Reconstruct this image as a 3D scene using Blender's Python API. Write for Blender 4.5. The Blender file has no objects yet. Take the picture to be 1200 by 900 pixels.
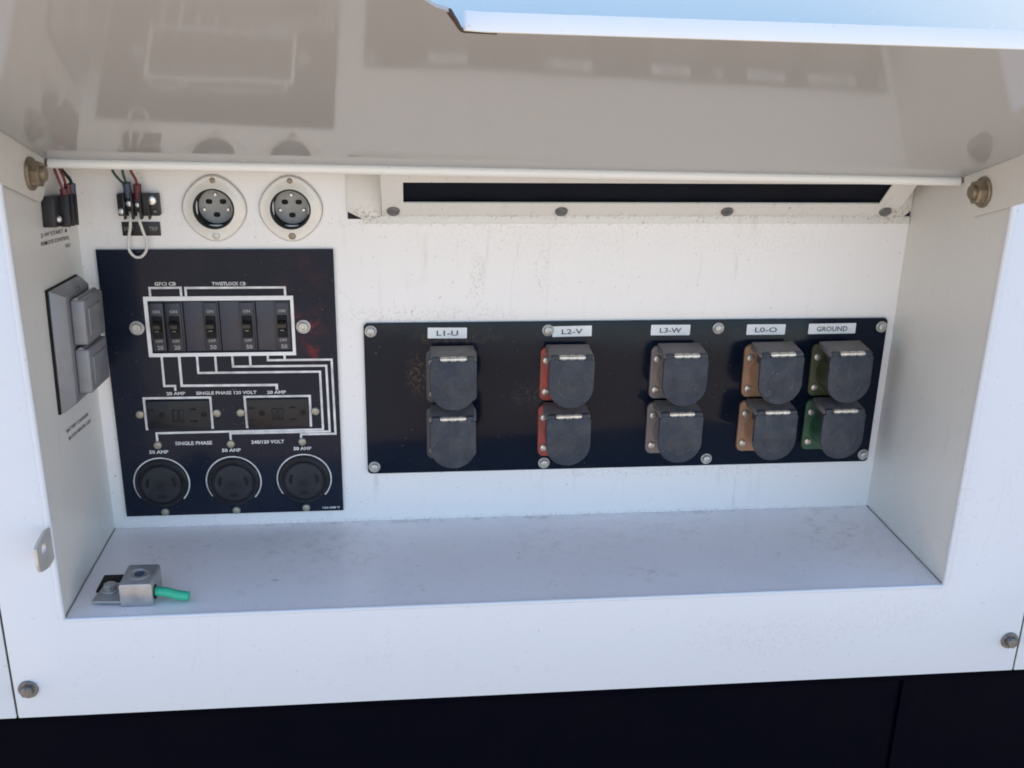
import bpy, bmesh, math, random
from mathutils import Vector, Matrix
random.seed(7)
S = bpy.context.scene
COL = S.collection
R = math.radians

# ------------------------------------------------------------------ camera, sky, sun, exposure
cam_d = bpy.data.cameras.new("camera")
cam = bpy.data.objects.new("camera", cam_d)
COL.objects.link(cam)
cam.location = (0.28192, -0.92249, 0.46866)
cam.rotation_euler = (R(70.573), R(-1.0864), R(-5.9423))
cam_d.sensor_width = 36.0
cam_d.lens = 35.98
cam_d.clip_start = 0.02
cam_d.clip_end = 2000
S.camera = cam

SUN_EL, SUN_AZ = 56.0, -32.0        # the sun stands behind the machine, to the left
world = bpy.data.worlds.new("World")
S.world = world
world.use_nodes = True
wn = world.node_tree
bg = wn.nodes["Background"]
sky = wn.nodes.new("ShaderNodeTexSky")
sky.sky_type = 'NISHITA'
sky.sun_disc = False
sky.sun_elevation = R(SUN_EL)
sky.sun_rotation = R(SUN_AZ)
sky.air_density = 1.0
sky.dust_density = 0.4
sky.ozone_density = 2.0
wn.links.new(sky.outputs[0], bg.inputs[0])
bg.inputs[1].default_value = 0.15

sun_d = bpy.data.lights.new("sun", 'SUN')
sun_d.energy = 4.0
sun_d.angle = R(0.5)
sun_d.color = (1.0, 0.95, 0.88)
sun = bpy.data.objects.new("sun", sun_d)
COL.objects.link(sun)
sd = Vector((math.sin(R(SUN_AZ)) * math.cos(R(SUN_EL)), math.cos(R(SUN_AZ)) * math.cos(R(SUN_EL)), math.sin(R(SUN_EL))))
sun.rotation_euler = sd.to_track_quat('Z', 'Y').to_euler()
sun.location = (0, 3, 4)

vs = S.view_settings
S.display_settings.display_device = 'sRGB'
vs.view_transform = 'Standard'
vs.look = 'None'
vs.gamma = 1.0
vs.use_curve_mapping = False
vs.exposure = 1.39
S.cycles.use_denoising = True
S.cycles.max_bounces = 10
S.cycles.diffuse_bounces = 6
S.cycles.filter_width = 1.8

# ------------------------------------------------------------------ materials
def nt(m):
    m.use_nodes = True
    return m.node_tree, m.node_tree.nodes["Principled BSDF"]

def mat(name, col, rough=0.5, metal=0.0, spec=0.5, var=0.08, scale=60.0, coat=0.0, rvar=0.12):
    """plain surface with a fine uneven tone and gloss"""
    m = bpy.data.materials.new(name)
    t, b = nt(m)
    L = t.links.new
    tc = t.nodes.new("ShaderNodeTexCoord")
    n = t.nodes.new("ShaderNodeTexNoise")
    n.inputs["Scale"].default_value = scale
    n.inputs["Detail"].default_value = 5
    L(tc.outputs["Object"], n.inputs["Vector"])
    mr = t.nodes.new("ShaderNodeMapRange")
    mr.inputs[1].default_value, mr.inputs[2].default_value = 0.3, 0.7
    mr.inputs[3].default_value, mr.inputs[4].default_value = 1 - var, 1 + var
    L(n.outputs["Fac"], mr.inputs[0])
    mx = t.nodes.new("ShaderNodeMix")
    mx.data_type = 'RGBA'; mx.blend_type = 'MULTIPLY'
    mx.inputs[0].default_value = 1.0
    mx.inputs[6].default_value = (*col, 1)
    L(mr.outputs[0], mx.inputs[7])
    L(mx.outputs[2], b.inputs["Base Color"])
    rr = t.nodes.new("ShaderNodeMapRange")
    rr.inputs[1].default_value, rr.inputs[2].default_value = 0.3, 0.7
    rr.inputs[3].default_value, rr.inputs[4].default_value = max(.03, rough - rvar), min(1, rough + rvar)
    L(n.outputs["Fac"], rr.inputs[0])
    L(rr.outputs[0], b.inputs["Roughness"])
    b.inputs["Metallic"].default_value = metal
    b.inputs["Specular IOR Level"].default_value = spec
    b.inputs["Coat Weight"].default_value = coat
    b.inputs["Coat Roughness"].default_value = 0.05
    return m

def stain_layer(t, base_out, col, fac_out):
    mx = t.nodes.new("ShaderNodeMix")
    mx.data_type = 'RGBA'
    t.links.new(fac_out, mx.inputs[0])
    t.links.new(base_out, mx.inputs[6])
    mx.inputs[7].default_value = (*col, 1)
    return mx.outputs[2]

def noise_mask(t, coord, scale, lo, hi, amount, stretch=(1, 1, 1), detail=6, off=(0, 0, 0)):
    mp = t.nodes.new("ShaderNodeMapping")
    mp.inputs["Scale"].default_value = stretch
    mp.inputs["Location"].default_value = off
    t.links.new(coord, mp.inputs["Vector"])
    n = t.nodes.new("ShaderNodeTexNoise")
    n.inputs["Scale"].default_value = scale
    n.inputs["Detail"].default_value = detail
    n.inputs["Roughness"].default_value = 0.62
    t.links.new(mp.outputs[0], n.inputs["Vector"])
    mr = t.nodes.new("ShaderNodeMapRange")
    mr.inputs[1].default_value, mr.inputs[2].default_value = lo, hi
    mr.inputs[3].default_value, mr.inputs[4].default_value = 0, amount
    t.links.new(n.outputs["Fac"], mr.inputs[0])
    return mr.outputs[0]

def spot_mask(t, coord, centre, radii, amount):
    """a soft-edged spot of wear or plain colour with its own place and size"""
    mp = t.nodes.new("ShaderNodeMapping")
    mp.vector_type = 'TEXTURE'
    mp.inputs["Location"].default_value = centre
    mp.inputs["Scale"].default_value = radii
    t.links.new(coord, mp.inputs["Vector"])
    ln = t.nodes.new("ShaderNodeVectorMath"); ln.operation = 'LENGTH'
    t.links.new(mp.outputs[0], ln.inputs[0])
    mr = t.nodes.new("ShaderNodeMapRange")
    mr.inputs[1].default_value, mr.inputs[2].default_value = 0.35, 1.0
    mr.inputs[3].default_value, mr.inputs[4].default_value = amount, 0
    t.links.new(ln.outputs["Value"], mr.inputs[0])
    return mr.outputs[0]

def scratch_mask(t, coord, scale, amount, off, lo=0.5, hi=0.62):
    """thin wandering hairline scratches, in patches"""
    mp = t.nodes.new("ShaderNodeMapping"); mp.inputs["Location"].default_value = off
    mp.inputs["Scale"].default_value = (1.0, 1.0, 0.22); mp.inputs["Rotation"].default_value = (0.2, 0.5, 0.3)
    t.links.new(coord, mp.inputs["Vector"])
    n = t.nodes.new("ShaderNodeTexNoise")
    n.inputs["Scale"].default_value = scale; n.inputs["Detail"].default_value = 0.0; n.inputs["Distortion"].default_value = 0.15
    t.links.new(mp.outputs[0], n.inputs["Vector"])
    a = t.nodes.new("ShaderNodeMath"); a.operation = 'SUBTRACT'; a.inputs[1].default_value = 0.5
    t.links.new(n.outputs["Fac"], a.inputs[0])
    b = t.nodes.new("ShaderNodeMath"); b.operation = 'ABSOLUTE'
    t.links.new(a.outputs[0], b.inputs[0])
    mr = t.nodes.new("ShaderNodeMapRange")
    mr.inputs[1].default_value, mr.inputs[2].default_value = 0.002, 0.009
    mr.inputs[3].default_value, mr.inputs[4].default_value = amount, 0
    t.links.new(b.outputs[0], mr.inputs[0])
    return mul(t, mr.outputs[0], noise_mask(t, coord, 16, lo, hi, 1, off=off, detail=3))

def mul(t, a, b):
    m = t.nodes.new("ShaderNodeMath"); m.operation = 'MULTIPLY'
    t.links.new(a, m.inputs[0]); t.links.new(b, m.inputs[1])
    return m.outputs[0]

def white_paint(name, col=(0.80, 0.795, 0.78), rough=0.32, cloud=0.10, speck=0.35, drip=0.0, spots=(), spec=0.5, peel=0.02, scratch=0.0, grain=330):
    m = bpy.data.materials.new(name)
    t, b = nt(m)
    L = t.links.new
    co = t.nodes.new("ShaderNodeNewGeometry").outputs["Position"]
    rgb = t.nodes.new("ShaderNodeRGB"); rgb.outputs[0].default_value = (*col, 1)
    c = rgb.outputs[0]
    if cloud: c = stain_layer(t, c, (0.50, 0.46, 0.41), noise_mask(t, co, 9, 0.48, 0.80, cloud * 2))
    if speck:
        c = stain_layer(t, c, (0.22, 0.17, 0.13), noise_mask(t, co, 230, 0.66, 0.74, speck, detail=3))
        c = stain_layer(t, c, (0.30, 0.26, 0.22), mul(t, noise_mask(t, co, 420, 0.60, 0.72, speck), noise_mask(t, co, 7, 0.5, 0.65, 1)))
    if drip: c = stain_layer(t, c, (0.36, 0.31, 0.26), mul(t, noise_mask(t, co, 90, 0.57, 0.72, drip, stretch=(1, 1, 0.10)), noise_mask(t, co, 14, 0.45, 0.62, 1)))
    for centre, radii, amount, scol in spots:
        c = stain_layer(t, c, scol, mul(t, spot_mask(t, co, centre, radii, amount), noise_mask(t, co, grain, 0.50, 0.62, 1, detail=8)))
    if scratch:
        c = stain_layer(t, c, (0.36, 0.33, 0.31), scratch_mask(t, co, 22, scratch, (3.1, 0.4, 1.7)))
        c = stain_layer(t, c, (0.30, 0.25, 0.21), scratch_mask(t, co, 46, scratch * 1.2, (0.3, 2.4, 5.2), 0.56, 0.66))
    L(c, b.inputs["Base Color"])
    L(noise_mask(t, co, 25, 0.2, 0.8, 1), (rr := t.nodes.new("ShaderNodeMapRange")).inputs[0])
    rr.inputs[3].default_value, rr.inputs[4].default_value = max(.02, rough * .8), rough * 1.25
    L(rr.outputs[0], b.inputs["Roughness"])
    b.inputs["Specular IOR Level"].default_value = spec
    if peel:
        n = t.nodes.new("ShaderNodeTexNoise"); n.inputs["Scale"].default_value = 260; n.inputs["Detail"].default_value = 2
        L(co, n.inputs["Vector"])
        bp = t.nodes.new("ShaderNodeBump"); bp.inputs["Strength"].default_value = peel; bp.inputs["Distance"].default_value = 0.002
        L(n.outputs["Fac"], bp.inputs["Height"])
        n2 = t.nodes.new("ShaderNodeTexNoise"); n2.inputs["Scale"].default_value = 9; n2.inputs["Detail"].default_value = 1
        L(co, n2.inputs["Vector"])
        b2 = t.nodes.new("ShaderNodeBump"); b2.inputs["Strength"].default_value = 0.12; b2.inputs["Distance"].default_value = 0.002
        L(n2.outputs["Fac"], b2.inputs["Height"]); L(bp.outputs[0], b2.inputs["Normal"]); L(b2.outputs[0], b.inputs["Normal"])
    return m

def black_panel(name, col, rough, dust=0.05, extra=(), spec=0.17, speck=0.4):
    m = bpy.data.materials.new(name)
    t, b = nt(m)
    co = t.nodes.new("ShaderNodeNewGeometry").outputs["Position"]
    rgb = t.nodes.new("ShaderNodeRGB"); rgb.outputs[0].default_value = (*col, 1)
    c = stain_layer(t, rgb.outputs[0], (0.20, 0.18, 0.17), noise_mask(t, co, 14, 0.45, 0.80, dust))
    c = stain_layer(t, c, (0.30, 0.27, 0.24), noise_mask(t, co, 300, 0.68, 0.77, speck, detail=2))
    for centre, radii, amount, scol, sc in extra:
        c = stain_layer(t, c, scol, mul(t, spot_mask(t, co, centre, radii, amount), noise_mask(t, co, sc, 0.46, 0.62, 1)))
    t.links.new(c, b.inputs["Base Color"])
    rr = t.nodes.new("ShaderNodeMapRange")
    rr.inputs[3].default_value, rr.inputs[4].default_value = rough * .7, rough * 1.5
    t.links.new(noise_mask(t, co, 30, 0.25, 0.75, 1), rr.inputs[0])
    t.links.new(rr.outputs[0], b.inputs["Roughness"])
    b.inputs["Specular IOR Level"].default_value = spec
    return m

DIRT = (0.34, 0.27, 0.20)
M = {}
M['front'] = white_paint("front_paint", col=(0.655, 0.675, 0.715), rough=0.30, cloud=0.0, speck=0.30, scratch=0.07,
    spots=[((0.60, -0.165, -0.045), (0.10, 0.05, 0.03), 0.16, DIRT), ((0.72, -0.165, -0.03), (0.07, 0.05, 0.025), 0.12, DIRT),
           ((0.25, -0.165, -0.055), (0.03, 0.05, 0.02), 0.10, DIRT), ((0.76, -0.165, 0.06), (0.02, 0.05, 0.10), 0.2, (0.45, 0.36, 0.28))])
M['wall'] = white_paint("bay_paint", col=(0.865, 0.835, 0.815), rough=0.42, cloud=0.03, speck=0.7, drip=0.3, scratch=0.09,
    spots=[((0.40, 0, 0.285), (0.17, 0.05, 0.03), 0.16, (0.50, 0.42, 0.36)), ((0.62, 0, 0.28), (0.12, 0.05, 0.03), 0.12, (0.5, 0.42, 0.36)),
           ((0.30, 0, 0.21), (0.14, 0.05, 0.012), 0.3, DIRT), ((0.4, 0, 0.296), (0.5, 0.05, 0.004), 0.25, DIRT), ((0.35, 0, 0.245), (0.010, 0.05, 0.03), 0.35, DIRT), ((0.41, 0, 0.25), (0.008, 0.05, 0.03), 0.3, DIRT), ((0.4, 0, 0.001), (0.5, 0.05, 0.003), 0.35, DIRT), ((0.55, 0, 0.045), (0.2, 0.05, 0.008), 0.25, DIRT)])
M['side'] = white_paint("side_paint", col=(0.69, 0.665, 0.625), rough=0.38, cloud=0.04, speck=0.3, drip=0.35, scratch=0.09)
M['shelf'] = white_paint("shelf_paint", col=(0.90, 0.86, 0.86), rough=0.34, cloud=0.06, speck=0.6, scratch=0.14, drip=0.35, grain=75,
    spots=[((0.42, -0.05, 0), (0.05, 0.06, 0.05), 0.22, (0.45, 0.38, 0.33)), ((0.53, -0.04, 0), (0.08, 0.04, 0.05), 0.22, (0.42, 0.36, 0.31)),
           ((0.165, -0.105, 0), (0.006, 0.008, 0.02), 1.0, (0.10, 0.09, 0.08)), ((0.50, -0.12, 0), (0.03, 0.02, 0.05), 0.3, DIRT), ((0.20, -0.05, 0), (0.09, 0.07, 0.05), 0.25, (0.45, 0.40, 0.36)), ((0.70, -0.05, 0), (0.05, 0.06, 0.05), 0.28, DIRT),
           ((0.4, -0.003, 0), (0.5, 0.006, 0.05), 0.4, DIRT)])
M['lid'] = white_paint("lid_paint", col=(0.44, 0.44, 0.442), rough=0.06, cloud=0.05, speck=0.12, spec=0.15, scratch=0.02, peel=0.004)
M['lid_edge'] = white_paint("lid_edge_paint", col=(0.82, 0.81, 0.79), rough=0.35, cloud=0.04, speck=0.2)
M['flange'] = white_paint("flange_paint", col=(0.70, 0.67, 0.62), rough=0.38, cloud=0.08, speck=0.2)
M['hood'] = white_paint("hood_paint", col=(0.74, 0.72, 0.68), rough=0.42, cloud=0.05, speck=0.7, drip=0.5, scratch=0.12,
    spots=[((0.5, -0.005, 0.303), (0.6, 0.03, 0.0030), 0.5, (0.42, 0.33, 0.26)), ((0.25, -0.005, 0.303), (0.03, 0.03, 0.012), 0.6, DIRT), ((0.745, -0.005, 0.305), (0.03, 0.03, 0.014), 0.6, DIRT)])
M['upper'] = white_paint("upper_paint", col=(0.84, 0.90, 0.90), rough=0.25, cloud=0.02, speck=0.0)
M['skirt'] = black_panel("base_black", (0.0006, 0.0012, 0.0045), 0.4, dust=0.0, spec=0.03, speck=0.0)
M['seam'] = mat("seam_dark", (0.24, 0.22, 0.20), 0.7)
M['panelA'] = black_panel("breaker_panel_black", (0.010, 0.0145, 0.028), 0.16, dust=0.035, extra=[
    ((0.198, -0.004, 0.192), (0.008, 0.03, 0.028), 0.75, (0.30, 0.03, 0.025), 60),  # red patch by the frame end, with a wider fainter one around it
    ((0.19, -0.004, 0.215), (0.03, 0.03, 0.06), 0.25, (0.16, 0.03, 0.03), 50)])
M['panelB'] = black_panel("socket_panel_black", (0.0045, 0.0085, 0.019), 0.14, dust=0.022, extra=[
    ((0.294, -0.004, 0.155), (0.014, 0.03, 0.028), 0.45, (0.16, 0.10, 0.06), 260),
    ((0.33, -0.004, 0.190), (0.05, 0.03, 0.010), 0.2, (0.22, 0.15, 0.09), 200),
    ((0.40, -0.004, 0.13), (0.02, 0.03, 0.02), 0.12, (0.2, 0.19, 0.18), 240)])
M['print'] = mat("white_print", (0.64, 0.63, 0.62), 0.55, var=0.28, scale=90)
M['frame_print'] = mat("bright_white_print", (0.80, 0.78, 0.77), 0.5, var=0.06, scale=120)
M['breaker'] = mat("breaker_black", (0.030, 0.030, 0.042), 0.42, var=0.2)
M['blank'] = mat("breaker_blank", (0.042, 0.042, 0.060), 0.45, var=0.15)
M['toggle'] = mat("toggle_black", (0.018, 0.017, 0.016), 0.35, var=0.2)
M['mark'] = mat("grey_print", (0.30, 0.29, 0.28), 0.6, var=0.2)
M['black'] = mat("receptacle_black", (0.012, 0.014, 0.019), 0.38, var=0.35, spec=0.28)
M['faceblack'] = mat('outlet_face_black', (0.022, 0.025, 0.031), 0.42, var=0.35, spec=0.3)
M['brownblack'] = mat("receptacle_brown_black", (0.022, 0.018, 0.019), 0.4, var=0.35, spec=0.28)
M['hole'] = mat("slot_black", (0.003, 0.003, 0.004), 0.8)
M['rubber'] = mat("rubber_seal", (0.004, 0.005, 0.010), 0.55, spec=0.12, var=0.3, scale=30)
M['zinc'] = mat("zinc_bolt", (0.52, 0.51, 0.49), 0.42, metal=0.55, var=0.2, scale=300)
M['screw'] = mat("screw_steel", (0.40, 0.40, 0.40), 0.38, metal=0.6, var=0.25, scale=300)
M['yscrew'] = mat("screw_yellowed", (0.34, 0.32, 0.26), 0.42, metal=0.5, var=0.25, scale=300)
M['dullscrew'] = mat("screw_dull", (0.20, 0.19, 0.18), 0.45, metal=0.6, var=0.25, scale=300)
M['brass'] = mat("yellow_zinc", (0.26, 0.21, 0.15), 0.42, metal=0.55, var=0.3, scale=200)
M['cover'] = mat("cover_grey", (0.027, 0.034, 0.048), 0.5, spec=0.3, var=0.18, scale=90)
def dusty(name, col, dust):
    m = mat(name, col, 0.52, spec=0.3, var=0.2, scale=90)
    t = m.node_tree; b = t.nodes["Principled BSDF"]
    co = t.nodes.new("ShaderNodeNewGeometry").outputs["Position"]
    src = b.inputs["Base Color"].links[0].from_socket
    c = stain_layer(t, src, (0.17, 0.16, 0.15), noise_mask(t, co, 60, 0.42, 0.78, dust, detail=9))
    c = stain_layer(t, c, (0.30, 0.27, 0.24), noise_mask(t, co, 420, 0.64, 0.76, 0.5, detail=2))
    c = stain_layer(t, c, (0.22, 0.21, 0.20), scratch_mask(t, co, 70, 0.18, (1.3, 0.2, 0.7), 0.45, 0.6))
    t.links.new(c, b.inputs["Base Color"])
    return m
M['cover'] = dusty("cover_grey_worn", (0.030, 0.038, 0.053), 0.28)
M['roof'] = mat("cover_roof_grey", (0.165, 0.152, 0.145), 0.5, spec=0.3, var=0.25, scale=110)
M['pin'] = mat("pin_steel", (0.60, 0.57, 0.52), 0.35, metal=0.7, var=0.2, scale=300)
M['c_black'] = mat("flange_black", (0.060, 0.062, 0.070), 0.5, var=0.2)
M['c_red'] = mat("flange_red", (0.34, 0.065, 0.050), 0.5, var=0.25)
M['c_brown'] = mat("flange_brown", (0.20, 0.165, 0.15), 0.5, var=0.2)
M['c_tan'] = mat("flange_tan", (0.34, 0.19, 0.115), 0.5, var=0.2)
M['c_olive'] = mat("flange_olive", (0.060, 0.070, 0.032), 0.5, var=0.25)
M['c_green'] = mat("flange_green", (0.035, 0.105, 0.055), 0.45, var=0.25)
M['label'] = mat("label_white", (0.82, 0.81, 0.80), 0.45, var=0.04)
M['ink'] = mat("label_ink", (0.05, 0.045, 0.05), 0.6)
M['inlet'] = mat("inlet_ivory", (0.80, 0.76, 0.70), 0.25, var=0.07, scale=40)
M['inlet_face'] = mat("inlet_face_grey", (0.37, 0.36, 0.35), 0.5, var=0.15)
M['sealant'] = mat('sealant_brown', (0.36, 0.27, 0.20), 0.6, var=0.3)
M['barrel'] = mat("inlet_barrel", (0.05, 0.05, 0.047), 0.8, spec=0.1, var=0.2)
M['bright'] = mat("bright_contact", (0.85, 0.84, 0.82), 0.25, metal=0.5)
M['term'] = mat("terminal_black", (0.016, 0.014, 0.018), 0.45, var=0.3)
M['red'] = mat("red_insulation", (0.18, 0.022, 0.028), 0.4, var=0.15)
M['crimpred'] = mat("crimp_red", (0.12, 0.020, 0.035), 0.35, var=0.15)
M['blue'] = mat("crimp_blue", (0.05, 0.068, 0.12), 0.35, var=0.15)
M['dgreen'] = mat("green_insulation", (0.015, 0.06, 0.045), 0.4, var=0.15)
M['green'] = mat("bright_green_insulation", (0.03, 0.42, 0.25), 0.35, var=0.1)
M['whitewire'] = mat("white_insulation", (0.68, 0.65, 0.60), 0.4, var=0.05)
M['greybox'] = mat("grey_cast_metal", (0.235, 0.235, 0.25), 0.45, metal=0.25, var=0.12, scale=90)
M['alu'] = mat("lug_aluminium", (0.36, 0.36, 0.37), 0.42, metal=0.5, var=0.15, scale=120)
M['edgebrown'] = mat('edge_brown', (0.07, 0.045, 0.035), 0.8, var=0.4, scale=300)
M['tab'] = mat("tab_steel", (0.55, 0.52, 0.47), 0.4, metal=0.3, var=0.15)

def ground_mat():
    m = bpy.data.materials.new("dry_ground")
    t, b = nt(m)
    co = t.nodes.new("ShaderNodeNewGeometry").outputs["Position"]
    rgb = t.nodes.new("ShaderNodeRGB"); rgb.outputs[0].default_value = (0.43, 0.325, 0.225, 1)
    c = stain_layer(t, rgb.outputs[0], (0.28, 0.205, 0.135), noise_mask(t, co, 1.5, 0.4, 0.7, 0.6))
    c = stain_layer(t, c, (0.48, 0.37, 0.26), noise_mask(t, co, 40, 0.5, 0.7, 0.5))
    t.links.new(c, b.inputs["Base Color"]); b.inputs["Roughness"].default_value = 0.9
    return m
M['ground'] = ground_mat()

# ------------------------------------------------------------------ helpers (all lengths in millimetres)
ORG = {}
def thing(name, label, cat, loc, group=None, rot=None):
    o = bpy.data.objects.new(name, None)
    o.empty_display_size = 0.02
    COL.objects.link(o)
    o.location = Vector(loc) * 0.001
    if rot: o.rotation_euler = rot
    o['label'] = label; o['category'] = cat
    if group: o['group'] = group
    ORG[o] = Vector(loc)
    return o

def link(name, bm, m, parent=None, label=None, kind=None, smooth=35):
    org = ORG[parent] if parent is not None else Vector((0, 0, 0))
    bmesh.ops.translate(bm, verts=bm.verts[:], vec=-org)
    bmesh.ops.scale(bm, verts=bm.verts[:], vec=(0.001,) * 3)
    bmesh.ops.recalc_face_normals(bm, faces=bm.faces[:])
    me = bpy.data.meshes.new(name)
    bm.to_mesh(me); bm.free()
    if smooth:
        me.polygons.foreach_set("use_smooth", [True] * len(me.polygons))
        me.set_sharp_from_angle(angle=R(smooth))
    me.materials.append(M[m] if isinstance(m, str) else m)
    o = bpy.data.objects.new(name, me)
    COL.objects.link(o)
    if parent is not None:
        o.parent = parent
        ORG[o] = org
    if label: o['label'] = label
    if kind: o['kind'] = kind
    return o

def copy_tree(o, parent=None):
    c = o.copy()
    COL.objects.link(c)
    if parent is not None: c.parent = parent
    ORG[c] = ORG.get(o, Vector((0, 0, 0)))
    for ch in o.children:
        copy_tree(ch, c)
    return c

def recolour(o, m):
    o.material_slots[0].link = 'OBJECT'
    o.material_slots[0].material = M[m]

def B(): return bmesh.new()

def bevel(bm, faces_or_none, w, seg=2, ang=30):
    es = [e for e in bm.edges if len(e.link_faces) == 2 and e.calc_face_angle(0) > R(ang)]
    if w > 0 and es:
        bmesh.ops.bevel(bm, geom=es, offset=w, segments=seg, profile=0.5, affect='EDGES', clamp_overlap=True)

def box(bm, x0, x1, y0, y1, z0, z1, bv=0, seg=2):
    t = bmesh.new()
    bmesh.ops.create_cube(t, size=1)
    for v in t.verts:
        v.co = Vector(((x0 + x1) / 2 + v.co.x * (x1 - x0), (y0 + y1) / 2 + v.co.y * (y1 - y0), (z0 + z1) / 2 + v.co.z * (z1 - z0)))
    if bv: bevel(t, None, bv, seg)
    merge(bm, t)
    return bm

def merge(bm, t):
    me = bpy.data.meshes.new("tmp")
    t.to_mesh(me); t.free()
    bm.from_mesh(me)
    bpy.data.meshes.remove(me)

def prism(bm, poly, a0, a1, axis='y', bv=0, seg=2):
    """extrude a 2-D outline; axis y: (x,z), axis x: (y,z), axis z: (x,y)"""
    t = bmesh.new()
    def P(p, a):
        return {'y': (p[0], a, p[1]), 'x': (a, p[0], p[1]), 'z': (p[0], p[1], a)}[axis]
    lo = [t.verts.new(P(p, a0)) for p in poly]
    hi = [t.verts.new(P(p, a1)) for p in poly]
    n = len(poly)
    t.faces.new(lo); t.faces.new(hi[::-1])
    for i in range(n):
        t.faces.new((lo[i], hi[i], hi[(i + 1) % n], lo[(i + 1) % n]))
    bmesh.ops.recalc_face_normals(t, faces=t.faces[:])
    if bv: bevel(t, None, bv, seg, ang=50)
    merge(bm, t)
    return bm

def rrect(x0, x1, z0, z1, r, n=5):
    out = []
    for cx, cz, a0 in ((x1 - r, z1 - r, 0), (x0 + r, z1 - r, 90), (x0 + r, z0 + r, 180), (x1 - r, z0 + r, 270)):
        for k in range(n + 1):
            a = R(a0 + 90 * k / n)
            out.append((cx + r * math.cos(a), cz + r * math.sin(a)))
    return out

def circle(cx, cz, r, n=28, sx=1, sz=1):
    return [(cx + r * sx * math.cos(2 * math.pi * k / n), cz + r * sz * math.sin(2 * math.pi * k / n)) for k in range(n)]

def lathe(bm, prof, origin, axis=(0, -1, 0), n=24):
    """prof: list of (radius, distance along axis)"""
    ax = Vector(axis).normalized()
    u = ax.orthogonal().normalized(); w = ax.cross(u)
    o = Vector(origin)
    rings = []
    for r, d in prof:
        if r < 1e-6: rings.append([bm.verts.new(o + ax * d)])
        else: rings.append([bm.verts.new(o + ax * d + (u * math.cos(2 * math.pi * k / n) + w * math.sin(2 * math.pi * k / n)) * r) for k in range(n)])
    for a, b in zip(rings, rings[1:]):
        for k in range(n):
            k2 = (k + 1) % n
            if len(a) == 1 and len(b) == 1: continue
            if len(a) == 1: bm.faces.new((a[0], b[k], b[k2]))
            elif len(b) == 1: bm.faces.new((a[k], b[0], a[k2]))
            else: bm.faces.new((a[k], b[k], b[k2], a[k2]))
    return bm

def spline(pts, n=8):
    P = [Vector(p) for p in pts]
    P = [2 * P[0] - P[1]] + P + [2 * P[-1] - P[-2]]
    out = []
    for i in range(1, len(P) - 2):
        a, b, c, d = P[i - 1:i + 3]
        for k in range(n):
            t = k / n
            out.append(0.5 * ((2 * b) + (c - a) * t + (2 * a - 5 * b + 4 * c - d) * t * t + (3 * b - a - 3 * c + d) * t ** 3))
    out.append(P[-2])
    return out

def tube(bm, pts, r, n=10, smooth=8):
    P = spline(pts, smooth) if smooth else [Vector(p) for p in pts]
    rings = []
    prev = None
    for i, p in enumerate(P):
        d = (P[min(i + 1, len(P) - 1)] - P[max(i - 1, 0)]).normalized()
        if prev is None: u = d.orthogonal().normalized()
        else: u = (prev - d * prev.dot(d)).normalized()
        prev = u
        w = d.cross(u)
        rr = r(i / (len(P) - 1)) if callable(r) else r
        rings.append([bm.verts.new(p + (u * math.cos(2 * math.pi * k / n) + w * math.sin(2 * math.pi * k / n)) * rr) for k in range(n)])
    for a, b in zip(rings, rings[1:]):
        for k in range(n): bm.faces.new((a[k], b[k], b[(k + 1) % n], a[(k + 1) % n]))
    bm.faces.new(rings[0]); bm.faces.new(rings[-1][::-1])
    return bm

def sheet(bm, us, vs_, holes, f, off):
    """sheet-metal plate cut from a grid, holes given as cells in (u,v); f maps (u,v) to a point"""
    us = sorted(set(us) | {h[0] for h in holes} | {h[1] for h in holes})
    vs_ = sorted(set(vs_) | {h[2] for h in holes} | {h[3] for h in holes})
    t = bmesh.new()
    V = {}
    def g(i, j):
        if (i, j) not in V: V[i, j] = t.verts.new(f(us[i], vs_[j]))
        return V[i, j]
    for i in range(len(us) - 1):
        for j in range(len(vs_) - 1):
            cu, cv = (us[i] + us[i + 1]) / 2, (vs_[j] + vs_[j + 1]) / 2
            if any(h[0] < cu < h[1] and h[2] < cv < h[3] for h in holes): continue
            t.faces.new((g(i, j), g(i + 1, j), g(i + 1, j + 1), g(i, j + 1)))
    ex = bmesh.ops.extrude_face_region(t, geom=t.faces[:], use_keep_orig=True)
    bmesh.ops.translate(t, verts=[v for v in ex['geom'] if isinstance(v, bmesh.types.BMVert)], vec=Vector(off))
    bmesh.ops.recalc_face_normals(t, faces=t.faces[:])
    merge(bm, t)
    return bm

def screw(bm, x, z, y, r, h, axis=(0, -1, 0), slot=True, n=18, pos=None):
    o = pos or (x, y, z)
    lathe(bm, [(r, 0), (r, h * .35), (r * .86, h * .8), (r * .5, h), (0, h)], o, axis, n)
    return bm

def hexbolt(bm, o, axis, rw, rh, hw, hh):
    lathe(bm, [(rw, 0), (rw, hw * .7), (rw * .94, hw), (rh * .9, hw)], o, axis, 26)
    a = Vector(axis).normalized()
    lathe(bm, [(rh, hw), (rh, hw + hh * .8), (rh * .84, hw + hh), (0, hw + hh)], o, axis, 6)

_txt = {}
def text_verts(body, off):
    k = (body, off)
    if k not in _txt:
        cu = bpy.data.curves.new("t", 'FONT')
        cu.body = body; cu.size = 1; cu.resolution_u = 2; cu.offset = off
        ob = bpy.data.objects.new("t", cu)
        COL.objects.link(ob)
        bpy.context.view_layer.update()
        me = bpy.data.meshes.new_from_object(ob.evaluated_get(bpy.context.evaluated_depsgraph_get()))
        vsn = [v.co.copy() for v in me.vertices]; fs = [tuple(p.vertices) for p in me.polygons]
        bpy.data.objects.remove(ob); bpy.data.curves.remove(cu); bpy.data.meshes.remove(me)
        _txt[k] = (vsn, fs)
    return _txt[k]

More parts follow.
